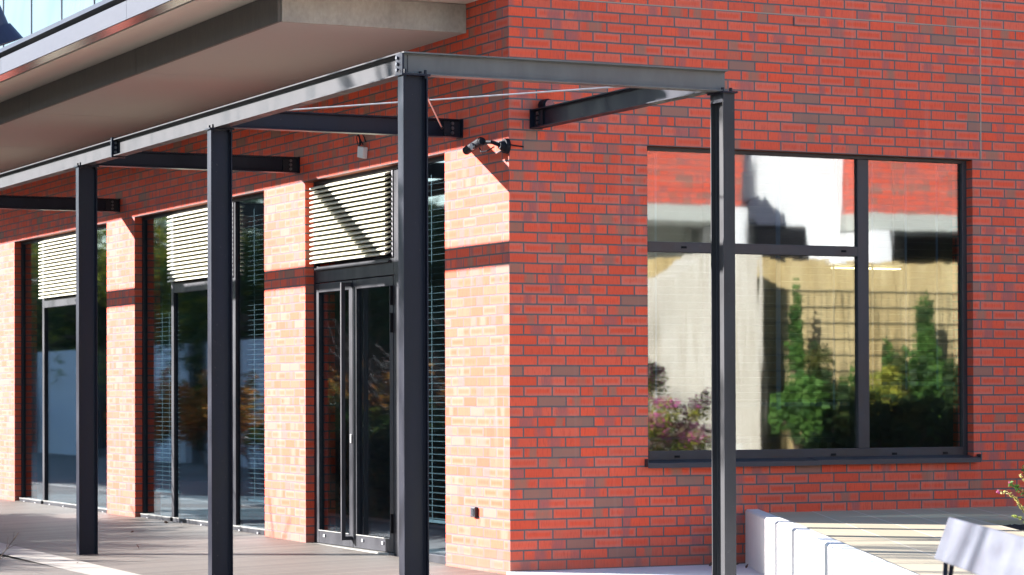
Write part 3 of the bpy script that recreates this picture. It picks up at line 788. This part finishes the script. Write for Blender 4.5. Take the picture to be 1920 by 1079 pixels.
# bark litter, small stones in the bed
# heather and flowers further along the bed (seen only in the window)
def heather(loc, rad, seed, label):
    rr = random.Random(seed); root = thing('heather', label, 'shrub', loc, 'heather on the terrace')
    g = MB(); p = MB(); s = MB()
    for i in range(44):
        a = rr.uniform(0, 6.28); q = rr.uniform(.1, 1); c = Vector((loc[0]+math.cos(a)*rad*q, loc[1]+math.sin(a)*rad*q, loc[2]+rr.uniform(.25, 1.0)*rad*1.5*(1.15-q*.5)))
        s.tube(loc, c, .006, .003, 5)
        leaves(g, c, (.14, .14, .12), 70, .022, r=rr); leaves(p, c+Vector((0, 0, .07)), (.12, .12, .07), 55, .022, r=rr)
    s.build('stems', M['bark'], root); g.build('foliage', M['heatherg'], root); p.build('flowers', M['pink'], root)
heather((3.80, -4.7, TZ+.16), .76, 1, 'pink flowering heather mound in the terrace bed')
heather((4.7, -5.4, TZ-.04), .55, 2, 'pink flowering heather mound in the terrace bed')
# fallen leaves on the pavement
for i, (x, y, z) in enumerate(((.63, -.12, .027), (1.72, -.16, .027), (2.02, -.34, .027), (1.86, -.5, .027), (1.93, -.22, .027), (-1.5, 4.9, .0), (-.9, 7.0, .03), (-2.45, 3.6, -.045), (-.25, 6.2, .045), (-.12, 8.3, .055))):
    mb = MB(); leaves(mb, (x, y, z+.010), (.004, .004, .003), 1, .026, r=random.Random(i))
    tag(mb.build('fallen_leaf', M['leafdry'], None), 'small dry brown leaf lying on the paving', 'leaf', 'fallen leaves')

# ------------------------------------------------------------------ what the south window mirrors
FY = -9.0
fence = thing('reed_fence', 'golden reed screen fence with wire panels across the garden', 'fence', (10, FY, 0))
mb = MB(); rr = random.Random(3); x = 5.2
while x < 16:
    w = rr.uniform(.05, .14); mb.box(x, x+w-.004, FY-.03+rr.uniform(-.012, .012), FY-.005, .1, 3.075+rr.uniform(-.035, .03)); x += w
mb.build('reed_screen', M['reed'], fence)
mb = MB()
z = .5
while z < 2.75:
    mb.box(5.2, 16, FY+.012, FY+.020, z-.005, z+.005); z += .2
x = 5.2
while x < 16:
    mb.box(x-.0025, x+.0025, FY+.021, FY+.027, .4, 2.72); x += .05*2
mb.build('wire_panel', M['wire'], fence)
for i in range(5):
    xx = 5.3+i*2.5; MB().box(xx, xx+.06, FY-.10, FY-.04, -.1, 2.9).build('post', M['slate'], fence)
MB().box(5.0, 16, FY-1.2, FY+2.2, -.1, .44).build('garden_soil', M['soil'], None)
struct(bpy.data.objects['garden_soil'])
# white gable wall in front of the left half of the fence
gw = thing('garden_shed', 'pale garden shed in front of the reed fence', 'shed', (6.6, -8, 0))
MB().box(5.0, 7.37, FY+.25, FY+.8, .4, 2.619).build('wall', M['sunlitreed'], gw)
MB().prism([(5.0, FY+.25, 2.62), (7.37, FY+.25, 2.62), (7.37, FY+.25, 3.12), (6.62, FY+.25, 3.10), (6.2, FY+.25, 2.80), (5.0, FY+.25, 2.74)], (0, .55, 0)).build('gable', M['sunlitreed'], gw)
def bush(loc, rad, h, mat, seed, label, group, n=1500, size=.05):
    rr = random.Random(seed); root = thing('garden_shrub', label, 'shrub', loc, group)
    s = MB(); g = MB()
    for i in range(9):
        a = rr.uniform(0, 6.28); q = rr.uniform(0, .8)
        c = Vector((loc[0]+math.cos(a)*rad*q, loc[1]+math.sin(a)*rad*q*.6, loc[2]+h*rr.uniform(.3, .95)))
        s.tube(loc, c, .012, .005, 5); leaves(g, c, (rad*.42, rad*.36, h*.22), n//9, size, r=rr)
    s.build('stems', M['bark'], root); g.build('foliage', M[mat], root)
rr = random.Random(77)
for i in range(15):
    bush((7.75+i*.36, -7.95+rr.uniform(-.15, .15), .42), .42, rr.uniform(1.05, 1.5), ('green', 'dgreen', 'green', 'heatherg', 'dgreen')[i % 5], 100+i, 'green garden shrub growing along the reed fence', 'shrubs along the reed fence')
for i, (x, h) in enumerate(((7.85, 2.1), (9.2, 1.8), (9.75, 2.0), (10.9, 1.85), (11.7, 2.0))):
    bush((x, -8.25, .42), .17, h, 'green', 130+i, 'green garden shrub growing along the reed fence', 'shrubs along the reed fence', 900)
for i in range(6):
    bush((7.9+i*.95, -7.2, .42), .62, .95, 'dgreen', 140+i, 'green garden shrub growing along the reed fence', 'shrubs along the reed fence')
def house(name, label, y, parts, loc):
    root = thing(name, label, 'house', loc)
    for nm, mt, x0, x1, y0, y1, z0, z1 in parts: MB().box(x0, x1, y0, y1, z0, z1).build(nm, M[mt], root)
    return root
house('brick_house', 'red brick upper storey on a grey render base beyond the fence', -15, [
    ('upper_wall', 'brick', 6.5, 11.16, -19, -15, 4.22, 7.2), ('concrete_band', 'greyrender', 6.5, 11.16, -19, -15.002, 3.98, 4.219),
    ('lower_wall', 'greyrender', 6.5, 10.9, -19, -16.2, -.1, 3.979), ('opening', 'black', 8.6, 9.75, -16.19, -16.15, 2.9, 3.75)], (9, -17, 0))
wh = house('white_house', 'white rendered house with a slab for a gable shaped shadow beyond the fence', -15.5, [
    ('wall', 'render', 11.161, 13.15, -19, -15.4, -.1, 7.0), ('opening', 'black', 11.2, 12.5, -15.395, -15.36, 3.0, 3.97),
    ('window', 'slate', 11.21, 11.33, -15.395, -15.36, 4.55, 5.0), ('side_pier', 'render', 10.75, 11.16, -15.3, -14.9, -.1, 4.2)], (12, -17, 0))
MB().prism([(11.05, -15.35, 3.975), (11.98, -15.35, 3.975), (11.98, -15.35, 4.12), (11.56, -15.35, 4.42), (11.05, -15.35, 4.12)], (0, .12, 0)).build('gable_shadow', M['slate'], wh)  # dark slab stands in for a gable shaped shadow on the white wall
house('brick_annex', 'red brick annex with a dark opening at the right beyond the fence', -15, [
    ('upper_wall', 'brick', 13.2, 18, -19, -15, 4.19, 7.2), ('concrete_band', 'greyrender', 13.2, 18, -19, -15.002, 3.93, 4.189),
    ('opening', 'black', 13.75, 17.5, -17, -16.2, -.1, 3.929), ('pier', 'render', 13.22, 13.6, -15.5, -14.7, -.1, 3.9)], (15, -17, 0))

# ------------------------------------------------------------------ what the west glass mirrors
pf = thing('panel_fence', 'pale blue corrugated panel fence at the far side of the plaza', 'fence', (-9, 45, 0))
for a, b in ((29, 34.2), (35.6, 41), (42.8, 47.5), (49.2, 57), (58.5, 70)): MB().box(-9.1, -9.0, a, b, -.1, 2.55).build('panel', M['panelblue'], pf)
for i in range(6): MB().box(-9.16, -9.10, 30+i*7, 30.1+i*7, -.1, 2.6).build('post', M['slate'], pf)
def tree(loc, h, rad, mat, seed, label):
    rr = random.Random(seed); root = thing('tree', label, 'tree', loc, 'trees beyond the plaza')
    s = MB(); s.tube(loc, (loc[0], loc[1], loc[2]+h*.5), .16, .10, 9)
    g = MB(); top = Vector((loc[0], loc[1], loc[2]+h*.4))
    for i in range(26):
        a = rr.uniform(0, 6.28); q = rr.uniform(.1, 1)
        c = Vector((loc[0]+math.cos(a)*rad*q, loc[1]+math.sin(a)*rad*q, loc[2]+h*rr.uniform(.28, .98)*(1.06-.18*q)))
        s.tube(top, c, .045, .012, 5, cap=False)
        leaves(g, c, (rad*.36, rad*.36, h*.10), 110, .13 if h < 10 else .42, r=rr)
    s.build('trunk', M['bark'], root); g.build('crown', M[mat], root)
for i, (x, y, h, r_, mt) in enumerate(((-11, 34, 7, 2.4, 'dgreen'), (-12, 40, 8, 2.8, 'dgreen'), (-11.5, 46, 7.5, 2.6, 'heatherg'), (-12, 52, 8.5, 3, 'dgreen'), (-12, 59, 8, 3, 'heatherg'), (-13, 66, 9, 3.2, 'dgreen'), (-15, 26, 6, 2.2, 'dgreen'), (-13, 75, 9, 3.4, 'dgreen'), (-16.5, 24, 6.5, 2.2, 'dgreen'))):
    tree((x, y, -.1), h, r_, mt, 200+i, 'dense dark tree standing beyond the plaza')
# a thin crowned tree whose dappled shade falls on the canopy corner
tc = thing('tree', 'thin crowned plaza tree shading the canopy corner', 'tree', (-10, 4.5, -.1), 'trees beyond the plaza')
mb = MB(); rr = random.Random(41); tips = []
twig(mb, (-10, 4.5, -.1), (0, 0, 1), 4.9, .09, 4, rr, tips)
mb.build('trunk', M['bark'], tc)
mb = MB()
for t_ in tips[:260]: leaves(mb, t_, (.22, .22, .18), 7, .07, r=rr)
mb.build('crown', M['heatherg'], tc)
# unseen trees added behind the camera to darken reflections in steel and glass
for i, (x, y, h, r_) in enumerate(((-14, -48, 5.2, 3), (-6, -52, 5.6, 3.2), (2, -49, 5.0, 3), (10, -53, 5.6, 3.2), (18, -50, 5.3, 3), (26, -52, 5.6, 3.2), (34, -49, 5.2, 3), (-22, -52, 5.4, 3.2))):
    tree((x, y, -.1), h, r_, 'dgreen', 300+i, 'round dark tree added behind the camera to darken steel reflections')
# clipped hedge added behind the panel fence to hide bright sky gaps in reflections
hg = thing('hedge', 'long clipped dark hedge added behind the panel fence to hide bright sky', 'hedge', (-14, 50, 0))
mb = MB()
for i in range(9000): leaves(mb, (-14.5+rr.uniform(-.7, .7), rr.uniform(22, 84), rr.uniform(0, 6)), (.05, .05, .05), 1, .22, r=rr)
mb.box(-14.9, -14.4, 22, 84, -.1, 5.6)
mb.build('foliage', M['dgreen'], hg)
for i in range(15):  # unseen tree row added to cut low sky light on the west wall
    tree((-38-rr.uniform(0, 5), -34+i*7.2, -.1), rr.uniform(12.5, 15.5), 5.6, 'dgreen' if i % 3 else 'heatherg', 400+i, 'tall tree in an unseen row added across the road to block low sky')
bt = thing('bare_tree', 'young bare tree on the plaza beyond the left edge', 'tree', (-15.2, 1.1, -.1))
mb = MB(); rr = random.Random(31)
twig(mb, (-15.2, 1.1, -.1), (0, 0, 1), 5.4, .11, 4, rr)
mb.build('trunk', M['bark'], bt)

# ------------------------------------------------------------------ light, sky, camera
sdir = Vector((1, -.97, -.512)).normalized()          # travel of the sunlight
L = bpy.data.lights.new('sun', 'SUN'); L.energy = 4.2; L.angle = R(.55); L.color = (1, .955, .94)
lo = bpy.data.objects.new('sun', L); COL.objects.link(lo); lo.rotation_euler = sdir.to_track_quat('-Z', 'Y').to_euler(); lo.location = (-20, 22, 14)
W = bpy.data.worlds.new('World'); S.world = W; W.use_nodes = True
nt = W.node_tree; nt.nodes.clear()
sky = nt.nodes.new('ShaderNodeTexSky'); sky.sky_type = 'NISHITA'; sky.sun_disc = False
el = math.asin(-sdir.z); az = math.atan2(-sdir.x, -sdir.y)     # azimuth of the sun from +Y towards +X
sky.sun_elevation = el; sky.sun_rotation = az
sky.dust_density = .3; sky.air_density = 1.0; sky.ozone_density = 2.4
bg = nt.nodes.new('ShaderNodeBackground'); bg.inputs[1].default_value = .070
wo = nt.nodes.new('ShaderNodeOutputWorld')
nt.links.new(sky.outputs[0], bg.inputs[0]); nt.links.new(bg.outputs[0], wo.inputs[0])

cam = bpy.data.cameras.new('camera'); co = bpy.data.objects.new('camera', cam); COL.objects.link(co)
yaw, pitch, roll = R(25.55529219), R(.52294775), R(-.1760245)
cy, sy, cp, sp_ = math.cos(yaw), math.sin(yaw), math.cos(pitch), math.sin(pitch)
fw = Vector((sy*cp, cy*cp, sp_)); ri = Vector((cy, -sy, 0)); up = ri.cross(fw)
r2 = ri*math.cos(roll)+up*math.sin(roll); u2 = up*math.cos(roll)-ri*math.sin(roll)
mx = Matrix((r2, u2, -fw)).transposed().to_4x4(); mx.translation = (-8.88518331, -18.62447555, 1.41465887)
co.matrix_world = mx
cam.sensor_fit = 'HORIZONTAL'; cam.sensor_width = 36; cam.lens = 4917.7888/1920*36
cam.shift_y = 156.3568/1920; cam.clip_end = 2000; cam.clip_start = .1
cam.dof.use_dof = True; cam.dof.focus_distance = 19.5; cam.dof.aperture_fstop = 5.6
S.camera = co
S.view_settings.view_transform = 'Standard'; S.view_settings.look = 'None'; S.view_settings.gamma = 1
S.view_settings.exposure = 2.42
S.render.engine = 'CYCLES'
S.cycles.caustics_reflective = False; S.cycles.caustics_refractive = False
S.cycles.transparent_max_bounces = 16; S.cycles.max_bounces = 8
S.cycles.sample_clamp_indirect = 6
for o in list(bpy.data.objects):
    if '_w' in o: del o['_w']
